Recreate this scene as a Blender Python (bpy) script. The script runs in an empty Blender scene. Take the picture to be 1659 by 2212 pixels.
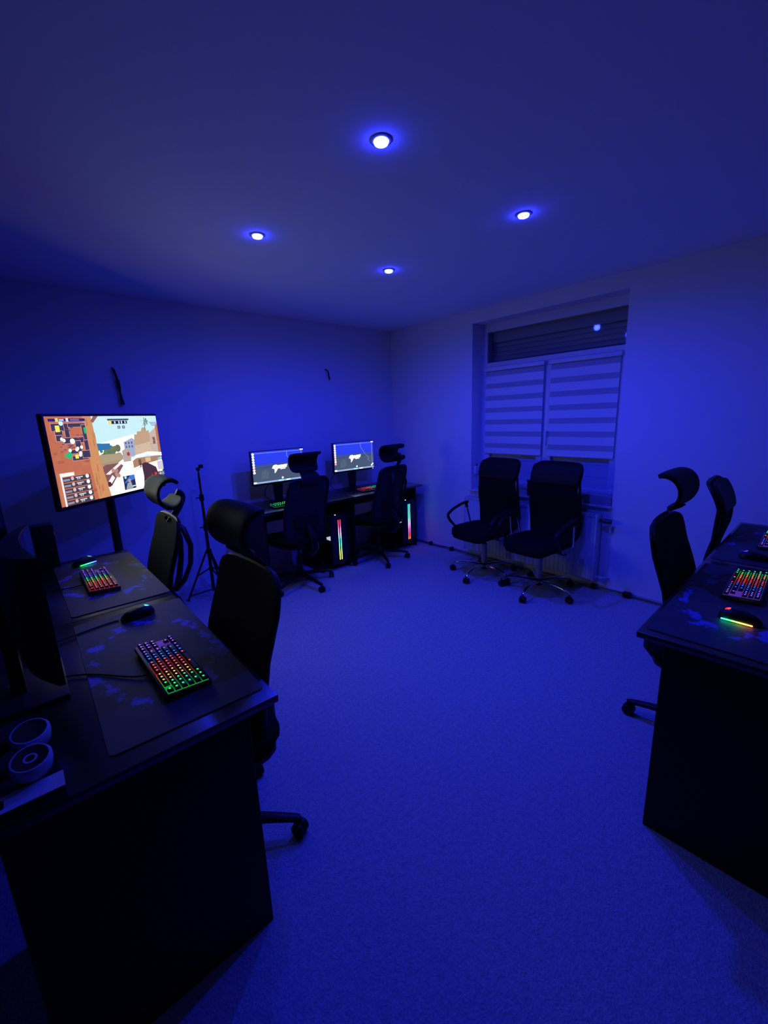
import bpy, bmesh, math, random
from mathutils import Vector, Matrix
R_ = random.Random(7)
SC = bpy.context.scene
COL = SC.collection
PI = math.pi

# ------------------------------------------------------------------ camera, world, lights, exposure
CAM_POS = Vector((3.5314, 3.8256, 1.4754))
F_PX, YAW, PITCH, ROLL = 914.86, 0.8540, -0.2215, -0.0361
Fw = Vector((-math.cos(YAW) * math.cos(PITCH), -math.sin(YAW) * math.cos(PITCH), math.sin(PITCH)))
Rt = Fw.cross(Vector((0, 0, 1))).normalized()
Up = Rt.cross(Fw)
Rt, Up = math.cos(ROLL) * Rt + math.sin(ROLL) * Up, -math.sin(ROLL) * Rt + math.cos(ROLL) * Up
cam = bpy.data.cameras.new('camera')
cam.sensor_fit = 'HORIZONTAL'; cam.sensor_width = 36.0; cam.lens = 36.0 * F_PX / 1659.0
cam.clip_start = 0.02
cob = bpy.data.objects.new('camera', cam); COL.objects.link(cob)
m3 = Matrix((Rt, Up, -Fw)).transposed()
cob.matrix_world = Matrix.Translation(CAM_POS) @ m3.to_4x4()
SC.camera = cob

W = bpy.data.worlds.new('night'); SC.world = W; W.use_nodes = True
W.node_tree.nodes['Background'].inputs[0].default_value = (0.0, 0.0, 0.01, 1)
W.node_tree.nodes['Background'].inputs[1].default_value = 0.05
SC.view_settings.view_transform = 'Standard'; SC.view_settings.look = 'None'
SC.view_settings.gamma = 1.0; SC.view_settings.exposure = 0.0; SC.view_settings.use_curve_mapping = False

LAMP_COLOR = (0.010, 0.020, 1.0)
LAMP_POWER = 64.0
TV_GAIN = 2.3
TV_LIGHT = 1.0
cy = SC.cycles
cy.max_bounces = 4; cy.diffuse_bounces = 3; cy.use_adaptive_sampling = True; cy.adaptive_threshold = 0.1; cy.glossy_bounces = 3; cy.transmission_bounces = 3; cy.transparent_max_bounces = 6
cy.caustics_reflective = False; cy.caustics_refractive = False; cy.sample_clamp_indirect = 4.0

# ------------------------------------------------------------------ room numbers (metres)
H = 2.423
RX, RY = 3.82, 4.12            # room extents in x and y
WY0, WY1, WZ0, WZ1 = 1.158, 2.539, 0.698, 2.31   # window recess

# ------------------------------------------------------------------ helpers
def srgb(r, g, b):
    f = lambda c: (c / 255 / 12.92) if c / 255 <= .04045 else ((c / 255 + .055) / 1.055) ** 2.4
    return (f(r), f(g), f(b))

MATS = {}
def mat(name, color=(.5, .5, .5), rough=.5, metal=0.0, spec=.5, emit=None, strength=0.0, bump=None, noise=None, coat=0.0):
    if name in MATS: return MATS[name]
    m = bpy.data.materials.new(name); m.use_nodes = True
    nt = m.node_tree; b = nt.nodes['Principled BSDF']
    b.inputs['Base Color'].default_value = (*color, 1)
    b.inputs['Roughness'].default_value = rough
    b.inputs['Metallic'].default_value = metal
    b.inputs['Specular IOR Level'].default_value = spec
    b.inputs['Coat Weight'].default_value = coat
    if emit:
        b.inputs['Emission Color'].default_value = (*emit, 1)
        b.inputs['Emission Strength'].default_value = strength
    tc = nt.nodes.new('ShaderNodeTexCoord')
    if noise:
        scale, amt = noise
        n = nt.nodes.new('ShaderNodeTexNoise'); n.inputs['Scale'].default_value = scale; n.inputs['Detail'].default_value = 6
        nt.links.new(tc.outputs['Object'], n.inputs['Vector'])
        r = nt.nodes.new('ShaderNodeValToRGB')
        r.color_ramp.elements[0].position = .3; r.color_ramp.elements[1].position = .7
        r.color_ramp.elements[0].color = (*[c * (1 - amt) for c in color], 1)
        r.color_ramp.elements[1].color = (*[min(1, c * (1 + amt)) for c in color], 1)
        nt.links.new(n.outputs['Fac'], r.inputs['Fac']); nt.links.new(r.outputs['Color'], b.inputs['Base Color'])
    if bump:
        scale, st = bump
        n = nt.nodes.new('ShaderNodeTexNoise'); n.inputs['Scale'].default_value = scale; n.inputs['Detail'].default_value = 4
        nt.links.new(tc.outputs['Object'], n.inputs['Vector'])
        bp = nt.nodes.new('ShaderNodeBump'); bp.inputs['Strength'].default_value = st; bp.inputs['Distance'].default_value = .004
        nt.links.new(n.outputs['Fac'], bp.inputs['Height']); nt.links.new(bp.outputs['Normal'], b.inputs['Normal'])
    MATS[name] = m
    return m

def emis(name, color, strength):
    return mat(name, (0, 0, 0), .6, emit=color, strength=strength)

class MB:
    """collects shapes and builds ONE mesh object"""
    def __init__(s): s.v = []; s.f = []; s.c = []
    def add(s, vs, fs, col=None):
        o = len(s.v); s.v += [tuple(v) for v in vs]; s.f += [tuple(i + o for i in f) for f in fs]
        s.c += [col] * len(fs); return s
    def box(s, x0, x1, y0, y1, z0, z1, M=None):
        vs = [Vector((x, y, z)) for z in (z0, z1) for y in (y0, y1) for x in (x0, x1)]
        if M: vs = [M @ v for v in vs]
        return s.add(vs, [(0, 2, 3, 1), (4, 5, 7, 6), (0, 1, 5, 4), (2, 6, 7, 3), (0, 4, 6, 2), (1, 3, 7, 5)])
    def rbox(s, x0, x1, y0, y1, z0, z1, r=.004, seg=2, M=None):
        bm = bmesh.new(); bmesh.ops.create_cube(bm, size=1)
        for v in bm.verts:
            v.co = Vector((x0 + (v.co.x + .5) * (x1 - x0), y0 + (v.co.y + .5) * (y1 - y0), z0 + (v.co.z + .5) * (z1 - z0)))
        bmesh.ops.bevel(bm, geom=bm.edges[:], offset=r, segments=seg, affect='EDGES', profile=.5)
        bm.verts.index_update()
        vs = [M @ v.co if M else v.co.copy() for v in bm.verts]; fs = [[v.index for v in f.verts] for f in bm.faces]
        bm.free(); return s.add(vs, fs)
    def tube(s, pts, r, n=10, cap=True, flat=1.0):
        """round tube through points; r a number or a list; flat scales the second axis"""
        pts = [Vector(p) for p in pts]; rs = r if isinstance(r, (list, tuple)) else [r] * len(pts)
        o = len(s.v); a = None
        for i, p in enumerate(pts):
            t = (pts[min(i + 1, len(pts) - 1)] - pts[max(i - 1, 0)]).normalized()
            if a is None:
                a = t.cross(Vector((0, 0, 1)))
                if a.length < .05: a = t.cross(Vector((1, 0, 0)))
                a.normalize()
            else:
                a = (a - t * a.dot(t)).normalized()
            b = t.cross(a)
            for k in range(n):
                q = 2 * PI * k / n
                s.v.append(tuple(p + a * math.cos(q) * rs[i] + b * math.sin(q) * rs[i] * flat))
        for i in range(len(pts) - 1):
            for k in range(n):
                s.f.append((o + i * n + k, o + i * n + (k + 1) % n, o + (i + 1) * n + (k + 1) % n, o + (i + 1) * n + k)); s.c.append(None)
        if cap:
            s.f.append(tuple(o + k for k in range(n))[::-1]); s.f.append(tuple(o + (len(pts) - 1) * n + k for k in range(n))); s.c += [None, None]
        return s
    def lathe(s, prof, n=20, M=None, ring=False):
        """profile of (radius, z)"""
        o = len(s.v)
        for r, z in prof:
            for k in range(n):
                q = 2 * PI * k / n; v = Vector((r * math.cos(q), r * math.sin(q), z)); s.v.append(tuple(M @ v if M else v))
        for i in range(len(prof) - 1):
            for k in range(n):
                s.f.append((o + i * n + k, o + i * n + (k + 1) % n, o + (i + 1) * n + (k + 1) % n, o + (i + 1) * n + k)); s.c.append(None)
        if ring:
            L = (len(prof) - 1) * n
            for k in range(n): s.f.append((o + L + k, o + L + (k + 1) % n, o + (k + 1) % n, o + k)); s.c.append(None)
            return s
        s.f.append(tuple(o + k for k in range(n))[::-1]); s.f.append(tuple(o + (len(prof) - 1) * n + k for k in range(n))); s.c += [None, None]
        return s
    def prism(s, poly, d0, d1, M=None):
        """polygon in (x,z) pushed along y from d0 to d1"""
        n = len(poly); vs = [Vector((p[0], d, p[1])) for d in (d0, d1) for p in poly]
        if M: vs = [M @ v for v in vs]
        fs = [tuple(range(n)), tuple(range(2 * n - 1, n - 1, -1))] + [(i + n, (i + 1) % n + n, (i + 1) % n, i) for i in range(n)]
        return s.add(vs, fs)
    def pad(s, w, h, th, fn, n=5.0, nu=14, nv=14, edge=.5):
        """rounded sheet: a across (-w/2..w/2), b along (0..h), thickness th; fn(a,b,c)->point"""
        o = len(s.v)
        for side in (0, 1):
            for j in range(nv + 1):
                q = -1 + 2 * j / nv
                t = math.sin(q * PI / 2)
                hw = w / 2 * max(1e-3, 1 - abs(t) ** n) ** (1 / n)
                for i in range(nu + 1):
                    u = math.sin((-1 + 2 * i / nu) * PI / 2)
                    e = max(0.0, 1 - max(abs(u), abs(t)) ** 8)
                    c = th / 2 * (edge + (1 - edge) * e) * (1 if side else -1)
                    s.v.append(tuple(fn(u * hw, (t + 1) / 2 * h, c)))
        N = (nu + 1) * (nv + 1); g = lambda sd, i, j: o + sd * N + j * (nu + 1) + i
        for j in range(nv):
            for i in range(nu):
                s.f.append((g(1, i, j), g(1, i + 1, j), g(1, i + 1, j + 1), g(1, i, j + 1)))
                s.f.append((g(0, i, j), g(0, i, j + 1), g(0, i + 1, j + 1), g(0, i + 1, j))); s.c += [None, None]
        for i in range(nu):
            s.f.append((g(0, i, 0), g(0, i + 1, 0), g(1, i + 1, 0), g(1, i, 0)))
            s.f.append((g(0, i, nv), g(1, i, nv), g(1, i + 1, nv), g(0, i + 1, nv))); s.c += [None, None]
        for j in range(nv):
            s.f.append((g(0, 0, j), g(1, 0, j), g(1, 0, j + 1), g(0, 0, j + 1)))
            s.f.append((g(0, nu, j), g(0, nu, j + 1), g(1, nu, j + 1), g(1, nu, j))); s.c += [None, None]
        return s
    def mesh(s, name, m=None, smooth=True, angle=35):
        me = bpy.data.meshes.new(name); me.from_pydata(s.v, [], s.f)
        if any(c is not None for c in s.c):
            ca = me.color_attributes.new('picture', 'FLOAT_COLOR', 'CORNER')
            for p in me.polygons:
                c = s.c[p.index] or (0, 0, 0)
                for li in p.loop_indices: ca.data[li].color = (*c, 1)
        me.validate(clean_customdata=False)
        if smooth:
            for p in me.polygons: p.use_smooth = True
            me.set_sharp_from_angle(angle=math.radians(angle))
        if m: me.materials.append(m)
        return me
    def build(s, name, m, parent=None, smooth=True, angle=35):
        return link(name, s.mesh(name, m, smooth, angle), parent)

def link(name, data, parent=None, loc=None, rz=None):
    o = bpy.data.objects.new(name, data); COL.objects.link(o)
    if parent: o.parent = parent
    if loc: o.location = loc
    if rz is not None: o.rotation_euler[2] = rz
    return o
def tag(o, label=None, cat=None, group=None, kind=None):
    if label: o['label'] = label
    if cat: o['category'] = cat
    if group: o['group'] = group
    if kind: o['kind'] = kind
    return o
def thing(name, label, cat, loc=(0, 0, 0), rz=0.0, group=None):
    return tag(link(name, None, None, loc, rz), label, cat, group)
def struct(o): o['kind'] = 'structure'; return o
def copy_tree(o, parent=None):
    c = o.copy(); COL.objects.link(c)
    if parent: c.parent = parent
    for ch in list(o.children): copy_tree(ch, c)
    return c
def place(root, loc, rz, label, group=None):
    root.location = loc; root.rotation_euler[2] = rz; root['label'] = label
    if group: root['group'] = group
    return root
def at(rz, ox, oy):
    """station frame: x to the user's right, y away from the user"""
    c, s = math.cos(rz), math.sin(rz)
    return lambda x, y, z=0.0: (ox + c * x - s * y, oy + s * x + c * y, z)
def bez(p0, p1, p2, p3, n=12):
    p0, p1, p2, p3 = map(Vector, (p0, p1, p2, p3)); o = []
    for i in range(n + 1):
        t = i / n; o.append(p0 * (1 - t) ** 3 + p1 * 3 * t * (1 - t) ** 2 + p2 * 3 * t * t * (1 - t) + p3 * t ** 3)
    return o

# ------------------------------------------------------------------ materials
wallM = mat('wall_paint', (.83, .83, .84), .85, spec=.2)
ceilM = mat('ceiling_paint', (.90, .90, .91), .9, spec=.15)
trimM = mat('trim_white', (.7, .7, .72), .5)
plasticW = mat('white_plastic', (.72, .72, .74), .35)
blackP = mat('black_plastic', (.007, .007, .008), .42, spec=.3)
blackS = mat('black_satin', (.018, .018, .02), .5, spec=.35)
meshF = mat('chair_mesh_fabric', (.040, .040, .032), .75, spec=.2, bump=(900, .25))
seatF = mat('seat_fabric', (.006, .006, .007), .85, spec=.1, bump=(500, .3))
leatherM = mat('black_leatherette', (.010, .010, .011), .55, spec=.14, bump=(160, .08))
chromeM = mat('chrome', (.75, .75, .78), .12, 1.0)
greyMetal = mat('grey_metal', (.45, .45, .48), .35, .6)
deskM = mat('desk_laminate', (.012, .012, .013), .28, spec=1.0, coat=.8)
deskM.node_tree.nodes['Principled BSDF'].inputs['Coat Roughness'].default_value = .22
deskSide = mat('desk_panel_laminate', (.010, .010, .011), .6, spec=.25)
radM = mat('radiator_enamel', (.74, .74, .76), .35)
screenOff = mat('screen_off', (.004, .004, .005), .15, spec=.5)
rubberM = mat('rubber', (.01, .01, .01), .7, spec=.2)

def carpet():
    m = bpy.data.materials.new('carpet'); m.use_nodes = True; nt = m.node_tree; b = nt.nodes['Principled BSDF']
    tc = nt.nodes.new('ShaderNodeTexCoord')
    n1 = nt.nodes.new('ShaderNodeTexNoise'); n1.inputs['Scale'].default_value = 140; n1.inputs['Detail'].default_value = 1
    n2 = nt.nodes.new('ShaderNodeTexNoise'); n2.inputs['Scale'].default_value = 55; n2.inputs['Detail'].default_value = 2
    for n in (n1, n2): nt.links.new(tc.outputs['Object'], n.inputs['Vector'])
    mx = nt.nodes.new('ShaderNodeMath'); mx.operation = 'ADD'
    nt.links.new(n1.outputs['Fac'], mx.inputs[0]); nt.links.new(n2.outputs['Fac'], mx.inputs[1])
    mr = nt.nodes.new('ShaderNodeMapRange'); mr.inputs['From Min'].default_value = .7; mr.inputs['From Max'].default_value = 1.3
    nt.links.new(mx.outputs[0], mr.inputs['Value'])
    r = nt.nodes.new('ShaderNodeValToRGB'); r.color_ramp.elements[0].color = (.40, .40, .41, 1); r.color_ramp.elements[1].color = (.60, .60, .61, 1)
    nt.links.new(mr.outputs['Result'], r.inputs['Fac']); nt.links.new(r.outputs['Color'], b.inputs['Base Color'])
    b.inputs['Roughness'].default_value = .95; b.inputs['Specular IOR Level'].default_value = .1
    bp = nt.nodes.new('ShaderNodeBump'); bp.inputs['Strength'].default_value = .5; bp.inputs['Distance'].default_value = .006
    nt.links.new(n1.outputs['Fac'], bp.inputs['Height']); nt.links.new(bp.outputs['Normal'], b.inputs['Normal'])
    return m
carpetM = carpet()

def glass_mat():
    m = bpy.data.materials.new('window_glass'); m.use_nodes = True; nt = m.node_tree
    nt.nodes.remove(nt.nodes['Principled BSDF']); out = nt.nodes['Material Output']
    t = nt.nodes.new('ShaderNodeBsdfTransparent'); t.inputs[0].default_value = (.86, .88, .9, 1)
    g = nt.nodes.new('ShaderNodeBsdfGlossy'); g.inputs['Roughness'].default_value = .03
    fr = nt.nodes.new('ShaderNodeFresnel'); fr.inputs[0].default_value = 1.52
    mx = nt.nodes.new('ShaderNodeMixShader')
    nt.links.new(fr.outputs[0], mx.inputs[0]); nt.links.new(t.outputs[0], mx.inputs[1]); nt.links.new(g.outputs[0], mx.inputs[2])
    nt.links.new(mx.outputs[0], out.inputs[0]); return m
glassM = glass_mat()

def picture_mat(name, strength):
    """screen: gives off its own picture (a colour for each patch of it)"""
    m = bpy.data.materials.new(name); m.use_nodes = True; nt = m.node_tree; b = nt.nodes['Principled BSDF']
    a = nt.nodes.new('ShaderNodeAttribute'); a.attribute_name = 'picture'
    b.inputs['Base Color'].default_value = (.005, .005, .006, 1); b.inputs['Roughness'].default_value = .3
    nt.links.new(a.outputs['Color'], b.inputs['Emission Color']); b.inputs['Emission Strength'].default_value = strength
    return m

def mat_print(name, seed):
    """desk mat cloth: charcoal with ragged blue splashes printed along an arc"""
    m = bpy.data.materials.new(name); m.use_nodes = True; nt = m.node_tree; b = nt.nodes['Principled BSDF']
    tc = nt.nodes.new('ShaderNodeTexCoord')
    mp = nt.nodes.new('ShaderNodeMapping'); mp.inputs['Location'].default_value = (seed, seed * .37, 0)
    nt.links.new(tc.outputs['Object'], mp.inputs['Vector'])
    n = nt.nodes.new('ShaderNodeTexNoise'); n.inputs['Scale'].default_value = 16; n.inputs['Detail'].default_value = 7; n.inputs['Roughness'].default_value = .62
    nt.links.new(mp.outputs[0], n.inputs['Vector'])
    mp2 = nt.nodes.new('ShaderNodeMapping'); mp2.inputs['Scale'].default_value = (1.0, 1.7, 1)
    nt.links.new(tc.outputs['Object'], mp2.inputs['Vector'])
    ln = nt.nodes.new('ShaderNodeVectorMath'); ln.operation = 'LENGTH'; nt.links.new(mp2.outputs[0], ln.inputs[0])
    rp = nt.nodes.new('ShaderNodeValToRGB'); e = rp.color_ramp.elements
    e[0].position = .15; e[0].color = (0, 0, 0, 1); e[1].position = .27; e[1].color = (1, 1, 1, 1)
    x = rp.color_ramp.elements.new(.33); x.color = (.85, .85, .85, 1)
    x = rp.color_ramp.elements.new(.42); x.color = (.35, .35, .35, 1)
    nt.links.new(ln.outputs['Value'], rp.inputs['Fac'])
    ml = nt.nodes.new('ShaderNodeMath'); ml.operation = 'MULTIPLY'
    nt.links.new(n.outputs['Fac'], ml.inputs[0]); nt.links.new(rp.outputs['Color'], ml.inputs[1])
    th = nt.nodes.new('ShaderNodeValToRGB'); th.color_ramp.elements[0].position = .47; th.color_ramp.elements[1].position = .53
    th.color_ramp.elements[0].color = (.085, .078, .075, 1); th.color_ramp.elements[1].color = (.15, .17, .56, 1)
    nt.links.new(ml.outputs[0], th.inputs['Fac']); nt.links.new(th.outputs['Color'], b.inputs['Base Color'])
    b.inputs['Roughness'].default_value = .6; b.inputs['Specular IOR Level'].default_value = .4
    return m

# ================================================================== the room shell
T = .12
struct(MB().box(-T, RX + T, -T, RY + T, -.1, 0).build('floor', carpetM, smooth=False))
ceil = MB().box(-T, RX + T, -T, RY + T, H, H + .1).build('ceiling', ceilM, smooth=False); struct(ceil)
struct(MB().box(-T, RX + T, -T, 0, 0, H).build('wall_left', wallM, smooth=False))
# window wall with its recess cut out
TW = .36
w = MB()
w.box(-TW, 0, 0, WY0, 0, H).box(-TW, 0, WY1, RY, 0, H).box(-TW, 0, WY0, WY1, 0, WZ0).box(-TW, 0, WY0, WY1, WZ1, H)
struct(w.build('wall_right', wallM, smooth=False))
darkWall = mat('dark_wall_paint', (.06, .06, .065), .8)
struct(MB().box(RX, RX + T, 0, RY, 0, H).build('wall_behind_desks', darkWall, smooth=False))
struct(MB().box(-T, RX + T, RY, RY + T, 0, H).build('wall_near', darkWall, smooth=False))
struct(MB().box(0, .012, .012, RY, 0, .032).build('baseboard_right', trimM, smooth=False))
struct(MB().box(.012, RX, 0, .012, 0, .032).build('baseboard_left', trimM, smooth=False))

# window_1: frame, transom light, two sashes, panes, handle
win = struct(link('window_1', None, None, (0, 0, 0)))
XF = -.17
fr = MB()
fr.box(XF - .07, XF, WY0, WY0 + .055, WZ0, WZ1).box(XF - .07, XF, WY1 - .055, WY1, WZ0, WZ1)
fr.box(XF - .07, XF, WY0 + .055, WY1 - .055, WZ1 - .075, WZ1).box(XF - .07, XF, WY0 + .055, WY1 - .055, WZ0, WZ0 + .05)
fr.box(XF - .07, XF, WY0 + .055, WY1 - .055, 1.895, 1.952)
fr.box(XF - .07, XF, 1.83, 1.868, WZ0 + .05, 1.895)
fr.build('window_frame', plasticW, win, smooth=False)
def sash(y0, y1, z0, z1, t=.05, x1=XF + .012):
    m = MB(); m.box(XF - .05, x1, y0, y0 + t, z0, z1).box(XF - .05, x1, y1 - t, y1, z0, z1)
    m.box(XF - .05, x1, y0 + t, y1 - t, z1 - t, z1).box(XF - .05, x1, y0 + t, y1 - t, z0, z0 + t)
    o = m.build('sash', plasticW, win, smooth=False)
    MB().box(XF - .03, XF - .024, y0 + t, y1 - t, z0 + t, z1 - t).build('pane', glassM, o, smooth=False)
    for k in range(3): MB().box(XF - .0235, XF - .0225 + .001 * k, y0 + t, y1 - t, z0 + t + k * .105, z0 + t + .1035 + k * .105).build('privacy_film', mat('privacy_film', (.62, .62, .66), .6), o, smooth=False)
sash(WY0 + .057, 1.829, WZ0 + .052, 1.893)
sash(1.869, WY1 - .057, WZ0 + .052, 1.893)
MB().box(XF - .03, XF - .024, WY0 + .055, WY1 - .055, 1.952, WZ1 - .075).build('pane', glassM, win, smooth=False)
h = MB(); h.rbox(XF + .012, XF + .022, 1.872, 1.898, 1.24, 1.31, .003); h.tube([(XF + .02, 1.885, 1.29), (XF + .05, 1.885, 1.29), (XF + .05, 1.885, 1.17)], .009)
h.build('window_handle', plasticW, win)
sl = MB().rbox(XF + .001, .03, WY0 + .001, WY1 - .001, WZ0, WZ0 + .012, .003)
sl.build('window_sill', plasticW, win)

# outside roller shutter, closed: every slat
sh = thing('roller_shutter', 'closed grey slatted roller shutter outside the window glass', 'shutter', (-.31, 0, WZ0))
sm = mat('shutter_slat', (.55, .55, .58), .5)
sp = [(0, 0), (.012, .006), (.014, .022), (.011, .038), (.003, .043), (-.004, .04), (-.004, .003)]
slat_me = MB().prism(sp, WY0 + .005, WY1 - .005).mesh('slat', sm, angle=50)
for k in range(34):
    link('slat', slat_me, sh, (0, 0, .002 + k * .0425))
MB().rbox(-.03, .05, WY0 + .004, WY1 - .004, 1.45, 1.605, .004).build('shutter_box', mat('shutter_box', (.62, .62, .65), .5), sh)

# day and night blinds on both sashes: every band of cloth
bandM = mat('blind_cloth', (.80, .80, .82), .9, spec=.1)
sheerM = mat('blind_sheer', (.46, .46, .49), .9, spec=.1)
def blind(y0, y1, label):
    b = thing('roller_blind', label, 'blind', (0, 0, 0), 0, 'day and night blinds on the window')
    x = XF + .028
    MB().rbox(XF + .013, XF + .055, y0 - .012, y1 + .012, 1.868, 1.905, .008).build('cassette', plasticW, b)
    z = 1.866; k = 0
    first = True
    while z > 1.10:
        hh = .046 if k % 2 == 0 else .069
        z0 = max(z - hh, 1.085)
        if k % 2 == 0: MB().box(x - .004, x - .002, y0, y1, z0 - .001, z + .001).build('sheer_band', sheerM, b, smooth=False)
        else: MB().box(x - .001, x + .001, y0, y1, z0, z).build('cloth_band', bandM, b, smooth=False)
        z = z0; k += 1
    MB().rbox(x - .006, x + .006, y0, y1, 1.072, 1.088, .004).build('bottom_bar', plasticW, b)
    MB().tube([(x + .012, y0 - .006, 1.87), (x + .012, y0 - .006, 1.1)], .002, 6).build('bead_chain', plasticW, b)
blind(WY0 + .062, 1.832, 'striped day and night blind on the left window sash')
blind(1.898, WY1 - .075, 'striped day and night blind on the right window sash')

# ------------------------------------------------------------------ ceiling spots
ringM = mat('lamp_ring', (.5, .5, .52), .3, .7)
lensM = emis('lamp_lens_light', (0.02, 0.03, 1.0), 120.0)
ring_me = MB().lathe([(.024, 0), (.038, 0), (.038, -.003), (.034, -.005), (.028, -.0055), (.024, -.003)], 28, None, True).mesh('trim_ring', ringM)
lens_me = MB().lathe([(.0265, 0), (.0265, -.008), (.024, -.013), (.018, -.0155), (.009, -.017), (.001, -.0175)], 28).mesh('lens', lensM)
spot_lab = {(2.362, 2.54): 'round blue ceiling spotlight nearest the camera', (2.362, 1.557): 'round blue ceiling spotlight on the left above the desk chairs',
            (1.43, 2.54): 'round blue ceiling spotlight on the right nearest the window', (1.43, 1.55): 'round blue ceiling spotlight farthest away towards the corner'}
for (x, y), lab in spot_lab.items():
    t = thing('ceiling_spotlight', lab, 'ceiling light', (x, y, H), 0, 'blue ceiling spotlights')
    link('trim_ring', ring_me, t); link('lens', lens_me, t)
    ld = bpy.data.lights.new('lamp_light', 'SPOT'); ld.spot_size = math.radians(178); ld.spot_blend = .66; ld.shadow_soft_size = .03; ld.color = LAMP_COLOR
    ld.energy = LAMP_POWER * {(2.362, 2.54): .04, (2.362, 1.557): .42, (1.43, 1.55): 1.12}.get((x, y), .98)
    link('lamp_light', ld, t, (0, 0, -.03))

# ================================================================== radiator and window sill things
r = thing('radiator', 'white ribbed panel radiator under the window', 'radiator', (0, 0, 0))
RY0, RY1, RZ0, RZ1 = 1.153, 2.478, .09, .652
m = MB(); n = 33; pr = []
for k in range(n):
    a = RY0 + .012 + (RY1 - RY0 - .024) * k / n; b = RY0 + .012 + (RY1 - RY0 - .024) * (k + 1) / n; d = (b - a)
    pr += [(a + d * .12, .104), (a + d * .3, .112), (a + d * .7, .112), (a + d * .88, .104)]
poly = [(RY0 + .012, .095)] + pr + [(RY1 - .012, .095)]
vs = []; fs = []
for zi, (z, ins) in enumerate([(RZ0 + .01, 0), (RZ0 + .03, 1), (RZ1 - .045, 1), (RZ1 - .02, 0)]):
    for (y, x) in poly: vs.append((x if ins else .104, y, z))
N = len(poly)
for j in range(3):
    for i in range(N - 1): fs.append((j * N + i, j * N + i + 1, (j + 1) * N + i + 1, (j + 1) * N + i))
m.add(vs, fs); m.box(.05, .094, RY0 + .012, RY1 - .012, RZ0 + .01, RZ1 - .02)
m.build('front_panel', radM, r, angle=25)
sd = MB().rbox(.02, .112, RY0, RY0 + .012, RZ0, RZ1, .003).mesh('side_panel', radM)
link('side_panel', sd, r); link('side_panel', sd, r, (0, RY1 - RY0 - .012, 0))
g = MB()
for k in range(44):
    y = RY0 + .012 + (RY1 - RY0 - .024) * (k + .5) / 44; g.box(.022, .11, y - .011, y + .011, RZ1 - .012, RZ1 - .004)
g.box(.022, .03, RY0 + .012, RY1 - .012, RZ1 - .02, RZ1 - .004).box(.102, .111, RY0 + .012, RY1 - .012, RZ1 - .02, RZ1 - .004)
g.build('top_grille', radM, r, smooth=False)
for yb in (RY0 + .2, RY1 - .23): MB().box(.001, .05, yb, yb + .03, .15, .6).build('wall_bracket', radM, r, smooth=False)
v = MB().tube([(.06, RY1, .60), (.06, RY1 + .03, .60)], .012).tube([(.06, RY1 + .03, .60), (.06, RY1 + .09, .60)], [.02, .017], 14)
v.build('thermostat_valve', mat('valve_dark', (.05, .05, .055), .4), r)
MB().tube([(.06, RY1 + .02, .60), (.03, RY1 + .07, .56), (.012, RY1 + .075, .50)], .009).tube([(.06, RY1, .12), (.06, RY1 + .05, .12), (.012, RY1 + .08, .115)], .009).build('pipe', plasticW, r)

SZ = WZ0 + .012
t = thing('tissue_box', 'pale tissue box at the right end of the window sill', 'tissue box', (-.075, 2.42, SZ), 0)
MB().rbox(-.06, .06, -.115, .105, 0, .075, .004).build('carton', mat('carton', (.5, .5, .56), .7), t)
MB().pad(.05, .06, .004, lambda a, b, c: Vector((a * .6 + .01 * math.sin(b * 90), .06 + c + .02 * math.sin(a * 60 + b * 40), .07 + b)), 2.5, 8, 8).build('tissue', mat('tissue', (.75, .75, .78), .9), t)
t = thing('shallow_dish', 'low dark-rimmed dish on the window sill beside the tissue box', 'dish', (-.06, 2.22, SZ), 0)
MB().lathe([(.03, 0), (.05, .003), (.062, .04), (.066, .045), (.06, .045), (.046, .010), (.001, .008)], 20).build('bowl', mat('dish', (.35, .35, .4), .4), t)
MB().lathe([(.060, .045), (.067, .045), (.068, .050), (.060, .050)], 20, None, True).build('rim', blackS, t)
t = thing('storage_box', 'dark box standing on the window sill between the two chairs', 'box', (-.09, 1.86, SZ), 0)
MB().rbox(-.06, .06, -.085, .085, 0, .13, .005).build('body', mat('dark_card', (.03, .03, .035), .6), t)
MB().rbox(-.064, .064, -.089, .089, .13, .145, .004).build('lid', mat('dark_card', (.03, .03, .035), .6), t)
t = thing('shutter_control_box', 'small white control box on the left side of the window recess', 'control box', (-.075, WY0, .86), 0)
MB().rbox(-.035, .035, 0.0, .03, 0, .085, .008).build('housing', plasticW, t)
MB().tube([(.0, .015, .085), (0, .015, .098)], .004, 8).lathe([(.001, .096), (.006, .098), (.007, .103), (.004, .108), (.001, .109)], 10, Matrix.Translation((0, .015, 0))).build('knob', blackP, t)

# cable along the foot of the window wall, with black holders
t = thing('floor_cable', 'dark cable run along the foot of the window wall with black junctions', 'cable', (0, 0, 0))
pts = [(.028, .25 + i * .15, .02 + .006 * math.sin(i * 1.7)) for i in range(25)]
MB().tube(pts, .007, 8).build('cable', mat('cable_grey', (.12, .12, .14), .5), t)
for y, a, b in ((.62, .028, .03), (.93, .03, .03), (2.46, .035, .04), (2.72, .06, .035), (3.05, .04, .03)):
    MB().rbox(.013, .056, y - a / 2, y + a / 2, .0, .045, .008).build('junction', blackP, t)

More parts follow.
